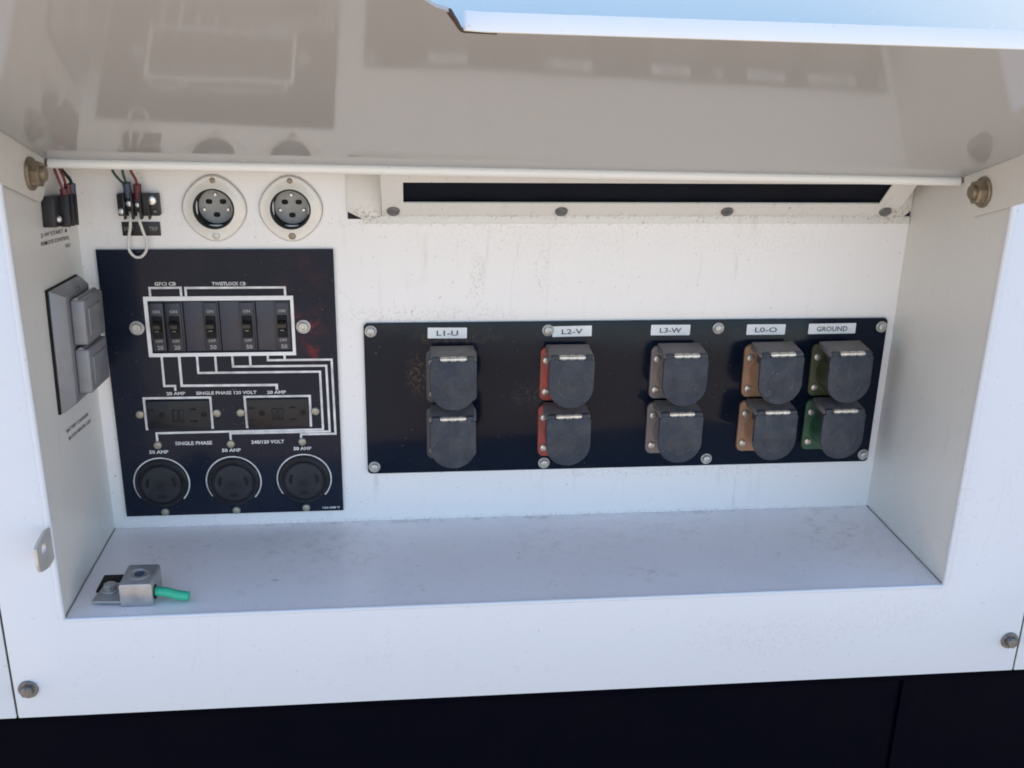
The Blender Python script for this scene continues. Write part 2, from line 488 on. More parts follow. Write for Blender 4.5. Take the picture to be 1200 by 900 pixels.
def lettering(body, parent, centre, w, h, f, m='print', off=0.02, name='lettering', shear=0.0):
    """flat print: f maps (u,v) in mm from the text's centre to a point"""
    vsn, fs = text_verts(body, off)
    x0, x1 = min(v.x for v in vsn), max(v.x for v in vsn)
    y0, y1 = min(v.y for v in vsn), max(v.y for v in vsn)
    bm = B()
    bv = []
    for v in vsn:
        u = ((v.x - x0) / (x1 - x0) - .5) * w; q = ((v.y - y0) / (y1 - y0) - .5) * h
        bv.append(bm.verts.new(f(centre[0] + u + shear * q, centre[1] + q)))
    for p in fs:
        try: bm.faces.new([bv[i] for i in p])
        except ValueError: pass
    return link(name, bm, m, parent, smooth=0)

# ------------------------------------------------------------------ ground
GZ = -760.0
g = B()
box(g, -150000, 150000, -150000, 150000, GZ - 200, GZ)
go = link('ground', g, 'ground', smooth=0); go['kind'] = 'structure'

# ------------------------------------------------------------------ generator housing
W_, D_ = 760.0, 161.8
FY = -D_                    # outer face of the front sheet
hs = thing('generator_housing', 'white sheet metal generator housing with a recessed outlet bay above a black base', 'generator', (380, 0, GZ))
TOP = 950.0
bm = B()
sheet(bm, [-48, 0, W_, 843], [-94, 0, 400], [(0, W_, 0, 400)], lambda u, v: (u, FY, v), (0, 2, 0))
bm2 = bm
bevel(bm2, None, 0.9, 2, 60)
link('front_panel', bm2, 'front', hs)
bm = B(); box(bm, -48, 843, FY, FY + 2, 403, TOP, 0.8); link('upper_panel', bm, 'upper', hs)
bm = B(); box(bm, -900, -49.6, FY, FY + 2, -94, TOP, 0.8); link('adjacent_panel', bm, 'front', hs)
bm = B(); box(bm, 844.6, 1700, FY, FY + 2, -94, TOP, 0.8); link('adjacent_panel', bm, 'front', hs)
bm = B()
box(bm, -60, -42, FY + 4, FY + 12, -94, TOP); link('seam_backing', bm, 'seam', hs); bm = B(); box(bm, 836, 855, FY + 4, FY + 12, -94, TOP); link('seam_backing', bm, 'seam', hs); bm = B(); box(bm, -48, 843, FY + 4, FY + 12, 396, 410)
link('seam_backing', bm, 'seam', hs)
# recess
bm = B()
INL = [(118, 310.3), (184, 310.0)]
sheet(bm, [-2, 250, 500, W_ + 2], [-2, 200, 402], [(c[0] - 15, c[0] + 15, c[1] - 15, c[1] + 15) for c in INL], lambda u, v: (u, 0, v), (0, 1.5, 0))
link('back_wall', bm, 'wall', hs, smooth=0)
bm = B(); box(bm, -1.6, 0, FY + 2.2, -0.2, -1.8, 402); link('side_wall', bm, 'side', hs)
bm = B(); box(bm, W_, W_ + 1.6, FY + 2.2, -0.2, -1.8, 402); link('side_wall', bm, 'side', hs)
bm = B(); box(bm, 0.2, W_ - 0.2, FY + 2.4, -0.3, -1.6, 0.0); link('shelf', bm, 'shelf', hs)
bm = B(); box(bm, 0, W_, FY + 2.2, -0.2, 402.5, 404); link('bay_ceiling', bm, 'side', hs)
# rounded hems along the opening
for x in (-1.0, W_ + 1.0):
    bm = B(); tube(bm, [(x, FY + 0.6, 1), (x, FY + 0.6, 398)], 2.6, 12, 0); link('edge_hem', bm, 'front', hs)
bm = B(); tube(bm, [(1, FY + 1.2, -1.0), (W_ - 1, FY + 1.2, -1.0)], 2.0, 12, 0); link('edge_hem', bm, 'front', hs)
# weld / caulk bead between shelf and side walls
bm = B()
tube(bm, [(0.6, -1, 0.4), (0.6, FY + 4, 0.4)], 0.5, 6, 0); link('seam_bead', bm, 'seam', hs); bm = B(); tube(bm, [(W_ - 0.6, -1, 0.4), (W_ - 0.6, FY + 4, 0.4)], 0.5, 6, 0)
link('seam_bead', bm, 'seam', hs)
# body behind and the base
bm = B(); box(bm, -902, 1702, FY + 2.5, 900, TOP, TOP + 3); link('roof', bm, 'upper', hs)
bm = B(); box(bm, -902, 1702, 897, 900, -94, TOP); link('rear_panel', bm, 'upper', hs)
for x in (-902, 1699):
    bm = B(); box(bm, x, x + 3, FY + 2.5, 896, -94, TOP); link('end_panel', bm, 'upper', hs)
bm = B(); box(bm, -915, 1715, FY + 12, 905, GZ, -97, 1.5); link('base_tank', bm, 'skirt', hs)
bm = B(); box(bm, 742, 764, FY + 8, FY + 11.8, GZ, -104, 1.2); link('base_rib', bm, 'skirt', hs)
bm = B(); box(bm, -905, 1705, FY + 5, FY + 11, -103, -95); link('base_gasket', bm, 'skirt', hs)
for (x, z) in ((-36, -65), (833.5, -60.5)):
    bm = B(); hexbolt(bm, (x, FY, z), (0, -1, 0), 8.2, 5.4, 2.0, 5.0); link('panel_bolt', bm, 'dullscrew', hs)
# latch tab at the edge of the opening
t = bmesh.new()
outer = [(-160, 84), (-172, 88), (-196, 85), (-197, 68), (-193, 62), (-176, 57), (-160, 58)]
cy, cz, rr = -182.0, 76.5, 4.6
n = 28
ov = []
for k in range(n):
    a = 2 * math.pi * k / n
    d = Vector((math.cos(a), math.sin(a)))
    best = 99
    for (p, q) in zip(outer, outer[1:] + outer[:1]):
        p = Vector(p) - Vector((cy, cz)); e = Vector(q) - Vector((cy, cz)) - p
        den = d.x * e.y - d.y * e.x
        if abs(den) < 1e-9: continue
        s = (p.x * e.y - p.y * e.x) / den; w = (p.x * d.y - p.y * d.x) / den
        if s > 0 and 0 <= w <= 1: best = min(best, s)
    ov.append((cy + d.x * best, cz + d.y * best))
iv = [(cy + rr * math.cos(2 * math.pi * k / n), cz + rr * math.sin(2 * math.pi * k / n)) for k in range(n)]
A = [t.verts.new((-1.5, p[0], p[1])) for p in ov]; Bv = [t.verts.new((-1.5, p[0], p[1])) for p in iv]
for k in range(n): t.faces.new((A[k], A[(k + 1) % n], Bv[(k + 1) % n], Bv[k]))
bmesh.ops.recalc_face_normals(t, faces=t.faces[:])
bmesh.ops.solidify(t, geom=t.faces[:], thickness=2.2)
link('latch_tab', t, 'tab', hs)

# ------------------------------------------------------------------ raised lid
HL_, HR_ = Vector((0, -72.3, 361.2)), Vector((760, -88.1, 352.1))
AL = 19.6
DL = Vector((0, -math.cos(R(AL)), math.sin(R(AL))))
NL = Vector((0, -math.sin(R(AL)), -math.cos(R(AL))))    # out of the underside
def LP(x, tt, nn=0.0): return HL_.lerp(HR_, x / 760.0) + DL * tt + NL * nn
lid = thing('access_lid', 'raised glossy white access lid propped open over the outlet bay', 'lid', (380, -80, 357))
poly = [(4, 0), (756, 0), (756, 317.4), (623, 317.4), (324, 317.5), (312.8, 319.0), (309, 333), (305.2, 345.5), (299, 350), (293.6, 358.5), (290, 372), (4, 385)]
t = bmesh.new()
lo = [t.verts.new(LP(x, d, 0)) for x, d in poly]; hi = [t.verts.new(LP(x, d, -1.8)) for x, d in poly]
f1 = t.faces.new(lo); f2 = t.faces.new(hi[::-1])
for i in range(len(poly)):
    j = (i + 1) % len(poly); t.faces.new((lo[i], hi[i], hi[j], lo[j]))
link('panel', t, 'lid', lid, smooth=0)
def lidbox(bm, pts, n0, n1):
    t = bmesh.new()
    a = [t.verts.new(LP(x, d, n0)) for x, d in pts]; b = [t.verts.new(LP(x, d, n1)) for x, d in pts]
    t.faces.new(a); t.faces.new(b[::-1])
    for i in range(len(pts)):
        j = (i + 1) % len(pts); t.faces.new((a[i], b[i], b[j], a[j]))
    bmesh.ops.recalc_face_normals(t, faces=t.faces[:])
    bevel(t, None, 0.5, 2, 50)
    merge(bm, t)
bm = B()
lidbox(bm, [(313.6, 319.4), (324, 317.6), (756, 317.5), (756, 319.2), (324, 319.3), (315.3, 321.0)], 0.2, -10.0)
link('front_lip', bm, 'lid_edge', lid)
bm = B(); tube(bm, [LP(305.8, 344, -.6), LP(309.6, 331, -.6), LP(313.2, 319.2, -.4), LP(318, 318.2, 0), LP(331, 317.3, .2)], lambda q: 1.5 - 1.0 * q, 8, 4); link('notch_edge', bm, 'edgebrown', lid)  # dark brown strip along the notch and the start of the lip
# rounded rear edge
bm = B()
tube(bm, [LP(6, -1.5, 3.0), LP(754, -1.5, 3.0)], 4.0, 14, 0)
link('hinge_edge', bm, 'lid_edge', lid)
bm = B(); tube(bm, [LP(0.5, 2, -1), LP(3, -3, 2), LP(6.5, -1.5, 3)], 3.0, 10, 4); link('edge_corner', bm, 'seam', lid); bm = B(); tube(bm, [LP(759, 3, -2), LP(756.5, -2.5, 1.5), LP(753.5, -1.5, 3)], 3.0, 10, 4)
link('edge_corner', bm, 'seam', lid)
for sx, x in ((0, 2.6), (1, 757.4)):
    out = [(2, 0), (2, 24)]
    for k in range(7):
        a = R(180 - 90 * k / 6); out.append((14 + 12 * math.cos(a), 24 + 12 * math.sin(a)))
    out += [(385 if sx == 0 else 317, 40), (385 if sx == 0 else 317, 0)]
    t = bmesh.new()
    a = [t.verts.new(LP(x - .9, d, q) * 1.0) for d, q in out]; b = [t.verts.new(LP(x + .9, d, q)) for d, q in out]
    t.faces.new(a); t.faces.new(b[::-1])
    for i in range(len(out)):
        j = (i + 1) % len(out); t.faces.new((a[i], b[i], b[j], a[j]))
    link('side_flange', t, 'flange', lid)
    s = 1 if sx == 0 else -1
    bm = B()
    c = LP(x, 33 if sx == 0 else 31, 18.5)
    lathe(bm, [(12.6, 0.8), (12.6, 2.8), (11.8, 3.6), (8, 3.6)], c, (s, 0, 0), 28)
    lathe(bm, [(10.3, 3.6), (10.3, 8.4), (9.0, 9.6), (0, 9.6)], c, (s, 0, 0), 6)
    lathe(bm, [(6.0, 9.6), (6.0, 11.8), (5.2, 12.6), (0, 12.6)], c, (s, 0, 0), 16)
    link('pivot_bolt', bm, 'brass', lid)

# ------------------------------------------------------------------ cable hood above the sockets
hd = thing('cable_hood', 'white sloped metal hood with a long black rubber slot above the socket panel', 'hood', (490, 0, 297))
def HP(x, z): return (x, -1.5 - (z - 303.0) * 0.98, z)
bm = B()
sheet(bm, [264, 744], [303, 352], [(283, 721, 317.5, 338.5)], HP, (0, 1, 1))
link('slope_sheet', bm, 'hood', hd)
bm = B(); box(bm, 247, 759, -2.6, -0.2, 296.5, 303.6, 0.5); link('wall_flange', bm, 'hood', hd)
bm = B(); prism(bm, [(233, 308), (247, 301), (263.5, 301.5), (263.5, 352), (233, 352)], -2.2, -0.3, 'y', 0.4); link('end_flange', bm, 'hood', hd)
bm = B(); prism(bm, [(744.5, 303), (752, 303), (759.5, 309), (759.5, 352), (744.5, 352)], -2.0, -0.3, 'y', 0.4); link('end_flange', bm, 'hood', hd)
for x in (264.2, 742.8):
    bm = B(); prism(bm, [(-1.8, 303), (-1.8, 352), (-48, 352)], x, x + 1.2, 'x'); link('gusset', bm, 'hood', hd)
bm = B(); prism(bm, [(233.5, 307), (246, 300.8), (233.5, 300.8)], -0.9, -0.25, 'y'); link('corner_gap', bm, 'hole', hd); bm = B(); prism(bm, [(753, 302), (759.3, 308), (759.5, 302)], -0.9, -0.25, 'y'); link('corner_gap', bm, 'hole', hd)
bm = B()
sheet(bm, [276 + k * 9.0 for k in range(51)], [313, 343], [], lambda x, z: (x, HP(x, z)[1] + 4.0 + 0.8 * math.sin(x * 0.071) * math.sin(x * 0.017 + z), z), (0, 1.4, 1.4))
link('rubber_seal', bm, 'rubber', hd)
for x in (274, 425, 579, 731):
    bm = B(); c = HP(x, 309.5); screw(bm, 0, 0, 0, 5.8, 3.2, (0, -.714, -.70), pos=c); link('screw', bm, 'dullscrew', hd)

# ------------------------------------------------------------------ breaker panel
PX0, PX1, PZ0, PZ1 = 13.4, 219.6, 13.6, 273.9
PF = -3.0                   # panel face
bp = thing('breaker_panel', 'black panel with white line diagram for breakers and round outlets, nearest the switch box', 'panel', (116, 0, 13.6))
bm = B()
sheet(bm, [PX0, PX1], [PZ0, PZ1], [(53.5, 178.8, 178.6, 227.2)], lambda u, v: (u, PF, v), (0, 2.6, 0))
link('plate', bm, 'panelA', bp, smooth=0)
def FA(u, v): return (u, PF - 0.25, v)
def line(pts, w, m='print', name='printed_line', y=PF):
    bm = B()
    for i, ((a, b), (c, d)) in enumerate(zip(pts, pts[1:])):
        L = math.hypot(c - a, d - b); ux, uz = (c - a) / L, (d - b) / L
        e = w / 2
        p = [(a - ux * e - uz * e, b - uz * e + ux * e), (c + ux * e - uz * e, d + uz * e + ux * e), (c + ux * e + uz * e, d + uz * e - ux * e), (a - ux * e + uz * e, b - uz * e - ux * e)]
        yy = y - 0.22 - 0.01 * i
        bm.faces.new([bm.verts.new((q[0], yy, q[1])) for q in p])
    return link(name, bm, m, bp, smooth=0)
# raised white frame round the breakers
bm = B()
sheet(bm, [49.8, 182], [174.6, 231.4], [(53.2, 179.2, 178.0, 227.4)], lambda u, v: (u, PF - 0.9, v), (0, 0.85, 0))
link('printed_frame', bm, 'frame_print', bp)
LW = 2.05
line([(56.2, 231), (56.2, 239.3), (83.2, 239.4), (83.2, 231)], LW)
line([(87.4, 231), (87.4, 239.1), (175, 239.0), (175, 231)], LW)
line([(60.8, 174.2), (60.6, 146.2), (70.2, 146.2), (70.2, 142.4)], LW)
line([(76.4, 174.2), (76.3, 146.2), (162.5, 145.5), (162.5, 141.8)], LW + .3)
line([(92.3, 174.2), (92.3, 158.5), (203.0, 158.0), (203.4, 99.9), (49.3, 99.4), (49.3, 90.5)], LW)
line([(108.6, 174.2), (108.6, 159.6)], LW)
line([(123.9, 174.2), (124.0, 164.2), (209.0, 163.8), (209.6, 97.6), (116.8, 97.6), (116.8, 91)], LW)
line([(139.9, 174.2), (139.9, 165.3)], LW)
line([(156.0, 174.2), (156.0, 169.9), (214.2, 169.7), (215.0, 95.1), (182.4, 95.2), (182.4, 91)], LW)
line([(171.3, 174.2), (171.3, 170.9)], LW)
line([(41.0, 103.8), (41.0, 134.4), (101.0, 134.2), (101.0, 104.0)], 2.2)
line([(132.8, 103.8), (132.4, 134.2), (192.4, 134.0), (192.2, 104.0)], 2.2)
for tx, c, w, h in (("GFCI CB", (70.2, 243.0), 17.5, 2.9), ("TWISTLOCK CB", (125.7, 242.8), 28, 2.9), ("20 AMP", (70.3, 138.7), 16, 2.9),
                    ("SINGLE PHASE 120 VOLT", (116.2, 138.6), 52, 2.9), ("20 AMP", (162.0, 138.3), 16.5, 2.9), ("SINGLE PHASE", (82.3, 88.6), 32, 3.2),
                    ("240/120 VOLT", (151.0, 88.3), 29, 3.2), ("50 AMP", (49.6, 80.3), 16.5, 3.1), ("50 AMP", (116.6, 80.5), 16.5, 3.1), ("50 AMP", (183.2, 80.6), 16, 3.1),
                    ("120-240 V", (208.0, 17.2), 16, 1.9)):
    lettering(tx, bp, c, w * 1.06, h * 1.15, FA, off=0.03)
for c in ((41.8, 202.3), (189.8, 202.0)):
    bm = B(); lathe(bm, [(6.6, 0), (6.6, 1.0), (6.0, 1.5), (4.9, 1.5)], (c[0], PF, c[1]), (0, -1, 0), 26)
    lathe(bm, [(4.9, 1.5), (4.9, 3.0), (4.0, 4.2), (2.2, 4.2), (1.8, 3.2), (0, 3.2)], (c[0], PF, c[1]), (0, -1, 0), 22)
    link('mount_screw', bm, 'zinc', bp)

bm = B(); box(bm, 53.6, 178.7, -0.38, -0.1, 178.7, 227.1); link('backing', bm, 'hole', bp)
# circuit breakers
GB = 'circuit breakers inside the white printed frame'
def breaker(x0, x1, hx, label, rating):
    o = thing('circuit_breaker', label, 'breaker', ((x0 + x1) / 2, 0, 180), GB)
    bm = B(); box(bm, x0, x1, PF + 0.6, -0.4, 179.4, 226.4, 0.5); 
    wide = x1 - x0 > 25
    link('body', bm, 'blank' if wide else 'breaker', o)
    hw = 6.2
    bm = B(); box(bm, hx - hw, hx + hw, PF - 1.8, PF + 0.6, 180.5, 225.5, 0.6)
    link('escutcheon', bm, 'breaker', o)
    bm = B(); box(bm, hx - 4.6, hx + 4.6, PF - 2.6, PF - 1.7, 192.5, 213.5, 0.3); link('toggle_well', bm, 'hole', o)
    # toggle thrown up
    bm = B()
    prism(bm, [(PF - 2.0, 198), (PF - 10, 203.5), (PF - 10.5, 207), (PF - 7, 208.5), (PF - 2.0, 209)], hx - 3.8, hx + 3.8, 'x', 0.7)
    tg = link('toggle', bm, 'toggle', o)
    f = lambda u, v: (u, PF - 2.05, v)
    lettering("ON", o, (hx, 217.6), 6.4, 2.9, f, 'mark', 0.03)
    lettering("OFF", o, (hx, 189.8), 6.6, 2.8, f, 'mark', 0.03)
    lettering(rating, o, (hx + 0.6, 183.8), 5.6, 4.2, f, 'mark', 0.03)
    lettering("I", tg, (hx, 200.3), 3.6, 1.6, lambda u, v: (u, PF - 10.4 + abs(v - 203.5) * 1.25 - 0.0, v + 0.0), 'mark', 0.0, name='toggle_mark')
    return o
breaker(54.0, 66.3, 60.3, 'narrow black breaker under the GFCI CB bracket, nearest the frame edge', "20")
breaker(67.0, 83.0, 75.4, 'narrow black breaker under the GFCI CB bracket, beside the first wide blank', "20")
breaker(83.8, 114.8, 107.4, 'wide two-pole breaker nearest the narrow breakers', "50")
breaker(115.6, 147.2, 139.8, 'wide two-pole breaker in the middle of the three wide ones', "50")
breaker(148.0, 178.4, 171.2, 'wide two-pole breaker at the frame end by the red patch', "50")

# GFCI outlets
def gfci(x0, x1, label, m):
    z0, z1 = 104.6, 132.2
    cx, cz = (x0 + x1) / 2, (z0 + z1) / 2
    o = thing('duplex_outlet', label, 'outlet', (cx, PF, z0), 'duplex outlets in white printed brackets')
    bm = B(); prism(bm, rrect(x0, x1, z0, z1, 1.2, 2), PF - 3.2, PF - 0.3, 'y', 0.6); face = link('face', bm, m, o)
    bm = B(); box(bm, cx - 5.2, cx - 0.6, PF - 4.4, PF - 3.0, cz - 7, cz + 5, 0.4); link('button', bm, 'black', o)
    bm = B(); box(bm, cx + 0.6, cx + 5.2, PF - 4.4, PF - 3.0, cz - 7, cz + 5, 0.4); link('button', bm, 'black', o)
    for s in (-1, 1):
        c = cx + s * 19
        for dx, dz, a, b in ((-5, 5.5, 5.5, 1.8), (-5, -6.5, 6.5, 1.8)):
            bm = B(); box(bm, c + dx - a / 2, c + dx + a / 2, PF - 3.32, PF - 3.0, cz + dz - b / 2, cz + dz + b / 2); link('slot', bm, 'hole', o)
        bm = B(); prism(bm, circle(c + 4.5, cz + 0.2, 2.9, 14), PF - 3.32, PF - 3.0, 'y'); link('slot', bm, 'hole', o)
    for x in (x0 - 6.4, x1 + 6.4):
        bm = B(); screw(bm, x, cz + .3, PF, 4.0, 2.6); link('screw', bm, 'yscrew', o)
    return o
gfci(42.6, 99.6, 'black duplex outlet in the bracket under the narrow breakers', 'black')
gfci(134.2, 190.6, 'brownish black duplex outlet in the bracket beside the three bus lines', 'brownblack')

# twist-lock outlets
def twistlock(cx, cz, label):
    o = thing('round_outlet', label, 'outlet', (cx, PF, cz - 25), 'round twist lock outlets along the panel foot')
    bm = B(); lathe(bm, [(24.4, 0.2), (24.4, 2.6), (23.4, 3.4), (20.8, 3.4), (20.2, 2.4), (18.6, 2.2), (0, 2.2)], (cx, PF, cz), (0, -1, 0), 44); link('rim', bm, 'black', o)
    bm = B(); lathe(bm, [(18.2, 2.25), (18.2, 3.6), (17.4, 4.2), (0, 4.2)], (cx, PF, cz), (0, -1, 0), 40); link('face', bm, 'faceblack', o)
    for a0, a1, r in ((150, 192, 12.6), (-12, 30, 12.6), (252, 286, 12.8)):
        bm = B(); P = []
        for k in range(9): a = R(a0 + (a1 - a0) * k / 8); P.append((cx + (r + 1.5) * math.cos(a), cz + (r + 1.5) * math.sin(a)))
        for k in range(8, -1, -1): a = R(a0 + (a1 - a0) * k / 8); P.append((cx + (r - 1.5) * math.cos(a), cz + (r - 1.5) * math.sin(a)))
        prism(bm, P, PF - 4.36, PF - 4.0, 'y'); link('slot', bm, 'hole', o)
    # printed ring, open at the foot
    bm = B(); P0, P1 = [], []
    for k in range(45):
        a = R(-42 + 258 * k / 44)
        P0.append(bm.verts.new((cx + 26.3 * math.cos(a), PF - 0.24, cz + 26.3 * math.sin(a)))); P1.append(bm.verts.new((cx + 25.0 * math.cos(a), PF - 0.24, cz + 25.0 * math.sin(a))))
    for k in range(44): bm.faces.new((P0[k], P0[k + 1], P1[k + 1], P1[k]))
    link('printed_ring', bm, 'print', o, smooth=0)
    for z in (cz + 39.2, cz - 30.6):
        bm = B(); screw(bm, cx + (0.5 if z < cz else 0), z, PF, 3.9, 2.8); link('screw', bm, 'yscrew', o)
    return o
twistlock(49.4, 48.3, 'round black outlet nearest the switch box wall')
twistlock(116.6, 48.0, 'round black outlet between the other two round outlets')
twistlock(183.4, 48.6, 'round black outlet at the panel corner nearest the socket panel')

# ------------------------------------------------------------------ socket panel
SF = -3.5
sp = thing('socket_panel', 'long black panel carrying ten grey capped sockets in two rows', 'panel', (498, 0, 52))
bm = B(); prism(bm, rrect(244.5, 751.7, 52.2, 204.2, 4, 4), SF, -0.4, 'y', 0.5); link('plate', bm, 'panelB', sp)
for (x, z) in ((251, 196.8), (417, 195.9), (582, 196), (746, 195.6), (251, 59.6), (417, 59.5), (581.6, 59.7), (746, 60.0)):
    bm = B()
    lathe(bm, [(5.6, 0), (5.6, .8), (5.2, 1.1), (4.4, 1.1)], (x, SF, z), (0, -1, 0), 24)
    lathe(bm, [(4.5, 1.1), (4.4, 2.2), (3.4, 3.6), (1.9, 4.1), (1.6, 3.2), (0, 3.2)], (x, SF, z), (0, -1, 0), 20)
    link('bolt', bm, 'zinc', sp)

# one capped socket, built at the first place
CX, FZ0, FZ1 = 326.0, 126.6, 180.0
HY = -42.0
sk = thing('capped_socket', '', 'socket', (CX, SF, FZ0), 'grey capped sockets on the long black panel')
bm = B(); prism(bm, rrect(CX - 24, CX + 24, FZ0, FZ1, 6, 4), SF - 4.5, SF - 0.2, 'y', 0.9); flg = link('flange', bm, 'c_black', sk)
bm = B(); lathe(bm, [(18.5, 4.5), (17.2, 7), (17.2, 33.5), (13, 33.5), (13, 20), (0, 20)], (CX, SF, FZ0 + 24.5), (0, -1, 0), 32); snout = link('barrel', bm, 'c_black', sk)
# roof wedge from flange to hinge
bm = B()
prism(bm, [(-13, 177.5), (-13, 185.0), (HY + 2, 182.8), (HY - 1.5, 181.6), (HY - 1.2, 177.5)], CX - 20.5, CX + 20.5, 'x', 1.0)
roof = link('hood', bm, 'roof', sk)
bm = B(); box(bm, CX - 12, CX + 12, -36, -8.2, 160, 177.8, 1.5); link('neck', bm, 'c_black', sk)
# cap: flat head, round foot, with a raised ring
def ucap(cx, w, ztop, h, n=18):
    r = w / 2; cz = ztop - h + r
    out = [(cx - r, ztop - 2), (cx - r + 2, ztop), (cx + r - 2, ztop), (cx + r, ztop - 2)]
    for k in range(n + 1):
        a = R(-180 * k / n); out.append((cx + r * math.cos(a), cz + r * math.sin(a)))
    return out
bm = B(); prism(bm, ucap(CX, 42.5, 179.5, 47.5), HY - 3.2, HY + 1.2, 'y', 1.1, 2)
cap = link('cap', bm, 'cover', sk)
bm = B(); lathe(bm, [(14.6, 3.15), (14.0, 3.5), (12.2, 3.5), (11.6, 3.15)], (CX, HY, 154), (0, -1, 0), 36)
ring = link('cap_ring', bm, 'cover', sk); ring.parent = cap
bm = B(); box(bm, CX - 19.5, CX - 12.3, HY - 3.4, HY + 2, 178.8, 183.6, 1.2); link('knuckle', bm, 'cover', sk); bm = B(); box(bm, CX + 12.3, CX + 19.5, HY - 3.4, HY + 2, 178.8, 183.6, 1.2)
link('knuckle', bm, 'cover', sk)
bm = B(); tube(bm, [(CX - 12, HY - 2.2, 181.6), (CX + 12, HY - 2.2, 181.6)], 1.9, 10, 0)
for xx in (-8, 0, 8): tube(bm, [(CX + xx - 2.6, HY - 2.2, 181.6), (CX + xx + 2.6, HY - 2.2, 181.6)], 2.4, 10, 0)
link('hinge_pin', bm, 'pin', sk)
for sx in (-1, 1):
    for z in (FZ0 + 9.5, FZ1 - 12.5):
        bm = B(); screw(bm, CX + sx * 18.6, z, SF - 4.4, 3.7, 2.8, n=14); link('screw', bm, 'screw', sk)
cols = [(326.0, 'L1-U', 'dark grey', 'c_black'), (434.0, 'L2-V', 'red', 'c_red'), (541.3, 'L3-W', 'dull brown', 'c_brown'), (634.0, 'L0-O', 'tan', 'c_tan'), (701.5, 'GROUND', 'green', 'c_olive')]
for ci, (x, tag_, cname, cm) in enumerate(cols):
    for ri in range(2):
        o = sk if (ci == 0 and ri == 0) else copy_tree(sk)
        dz = -58.2 * ri + (0.4 if ri else 0)
        o.location = Vector((x, SF, FZ0 + dz)) * 0.001
        o.rotation_euler = (0, R(random.uniform(-.9, .9)), 0)
        cn = cname
        if tag_ == 'GROUND': cn = ('olive green', 'bright green')[ri]
        o['label'] = '%s capped socket with %s flange, %s' % ('grey', cn, ('directly under the %s sticker' % tag_, 'bottom row below the %s sticker' % tag_)[ri])
        for ch in o.children:
            base = ch.name.split('.')[0]
            if base in ('flange', 'barrel'):
                recolour(ch, 'c_green' if (tag_ == 'GROUND' and ri == 1) else cm)
                ch['label'] = '%s %s' % (cn, base)
            if base == 'screw': recolour(ch, 'dullscrew' if ci == 0 else 'pin')
            if base == 'cap': ch.rotation_euler = (0, 0, 0)

# stickers
for tx, x, z, w, tw, rot in (("L1-U", 322, 194.4, 36.6, 20, 0.6), ("L2-V", 440, 194.7, 37.6, 20, -0.8), ("L3-W", 535.2, 194.8, 38.2, 21, 0.4), ("L0-O", 629.5, 194.2, 38.4, 22, 0.3), ("GROUND", 695.8, 194.4, 47.6, 31, -0.3)):
    o = thing('label_sticker', 'white sticker reading %s on the long black panel' % tx, 'sticker', (x, SF, z), 'white stickers above the sockets', (0, R(rot), 0))
    bm = B(); prism(bm, rrect(x - w / 2, x + w / 2, z - 5.2, z + 5.2, 0.6, 2), SF - 0.45, SF - 0.05, 'y'); link('backing', bm, 'label', o, smooth=0)
    lettering(tx, o, (x, z - 0.2), tw, 5.0, lambda u, v: (u, SF - 0.62, v), 'ink', 0.012)

# ------------------------------------------------------------------ flanged inlets
def inlet(cx, cz, label, rim):
    o = thing('flanged_inlet', label, 'inlet', (cx, 0, cz - 28), 'round ivory inlets on the back wall')
    out = []
    for k in range(64):
        a = 2 * math.pi * k / 64
        r = 26.2 + 2.6 * abs(math.sin(a)) ** 7 + 1.0 * abs(math.cos(a)) ** 6
        out.append((r * math.cos(a), r * math.sin(a)))
    # flange as a ring, stepped
    t = bmesh.new(); n = 64
    rings = [[t.verts.new((cx + p[0] * s, y, cz + p[1] * s)) for p in out] for s, y in ((1.0, -0.3), (1.0, -2.6), (0.965, -3.6))]
    for rad, y in ((21.5, -4.2), (19.2, -6.0), (17.8, -6.4)):
        rings.append([t.verts.new((cx + rad * math.cos(2 * math.pi * k / n), y, cz + rad * math.sin(2 * math.pi * k / n))) for k in range(n)])
    for a, b in zip(rings, rings[1:]):
        for k in range(n): t.faces.new((a[k], a[(k + 1) % n], b[(k + 1) % n], b[k]))
    link('flange', t, 'inlet', o)
    bm = B(); prism(bm, [(cx + p[0] * 1.025, cz + p[1] * 1.025) for p in out], -0.9, -0.05, 'y'); bmesh.ops.delete(bm, geom=[f for f in bm.faces if len(f.verts) > 8], context='FACES'); link('sealant', bm, 'sealant', o)
    # hollow barrel behind, open to the front
    bm = B(); lathe(bm, [(17.9, -6.2 * -1), (17.4, 7.4), (16.4, 7.0), (16.2, -6), (16.2, -20), (0, -20)], (cx, 0, cz), (0, -1, 0), 40); link('barrel', bm, 'barrel', o)
    bm = B(); lathe(bm, [(15.8, -19.8), (15.8, -9.6), (15.2, -8.8), (0, -8.8)], (cx, 0, cz), (0, -1, 0), 36); link('face', bm, 'inlet_face', o)
    for ang in (145, 35, 270):
        a = R(ang); bx, bz = cx + 7.4 * math.cos(a), cz + 7.4 * math.sin(a)
        bm = B(); prism(bm, rrect(bx - 2.9, bx + 2.9, bz - 2.2, bz + 2.2, 1.9, 3), 8.55, 8.9, 'y'); link('slot', bm, 'hole', o)
    for ang in (90, 195, 345):
        a = R(ang); bx, bz = cx + 10.6 * math.cos(a), cz + 10.6 * math.sin(a)
        bm = B(); lathe(bm, [(1.7, -9.0), (1.7, -7.6), (1.1, -6.8), (0, -6.8)], (bx, 0, bz), (0, -1, 0), 12); link('contact', bm, 'bright', o)
    bm = B(); screw(bm, cx + .4, cz + 24.6, -3.4, 2.5, 1.8); link('screw', bm, 'brass', o)
    bm = B(); screw(bm, cx + .2, cz - 24.0, -3.4, 3.3, 1.8); link('screw', bm, 'zinc' if rim == 0 else 'brass', o)
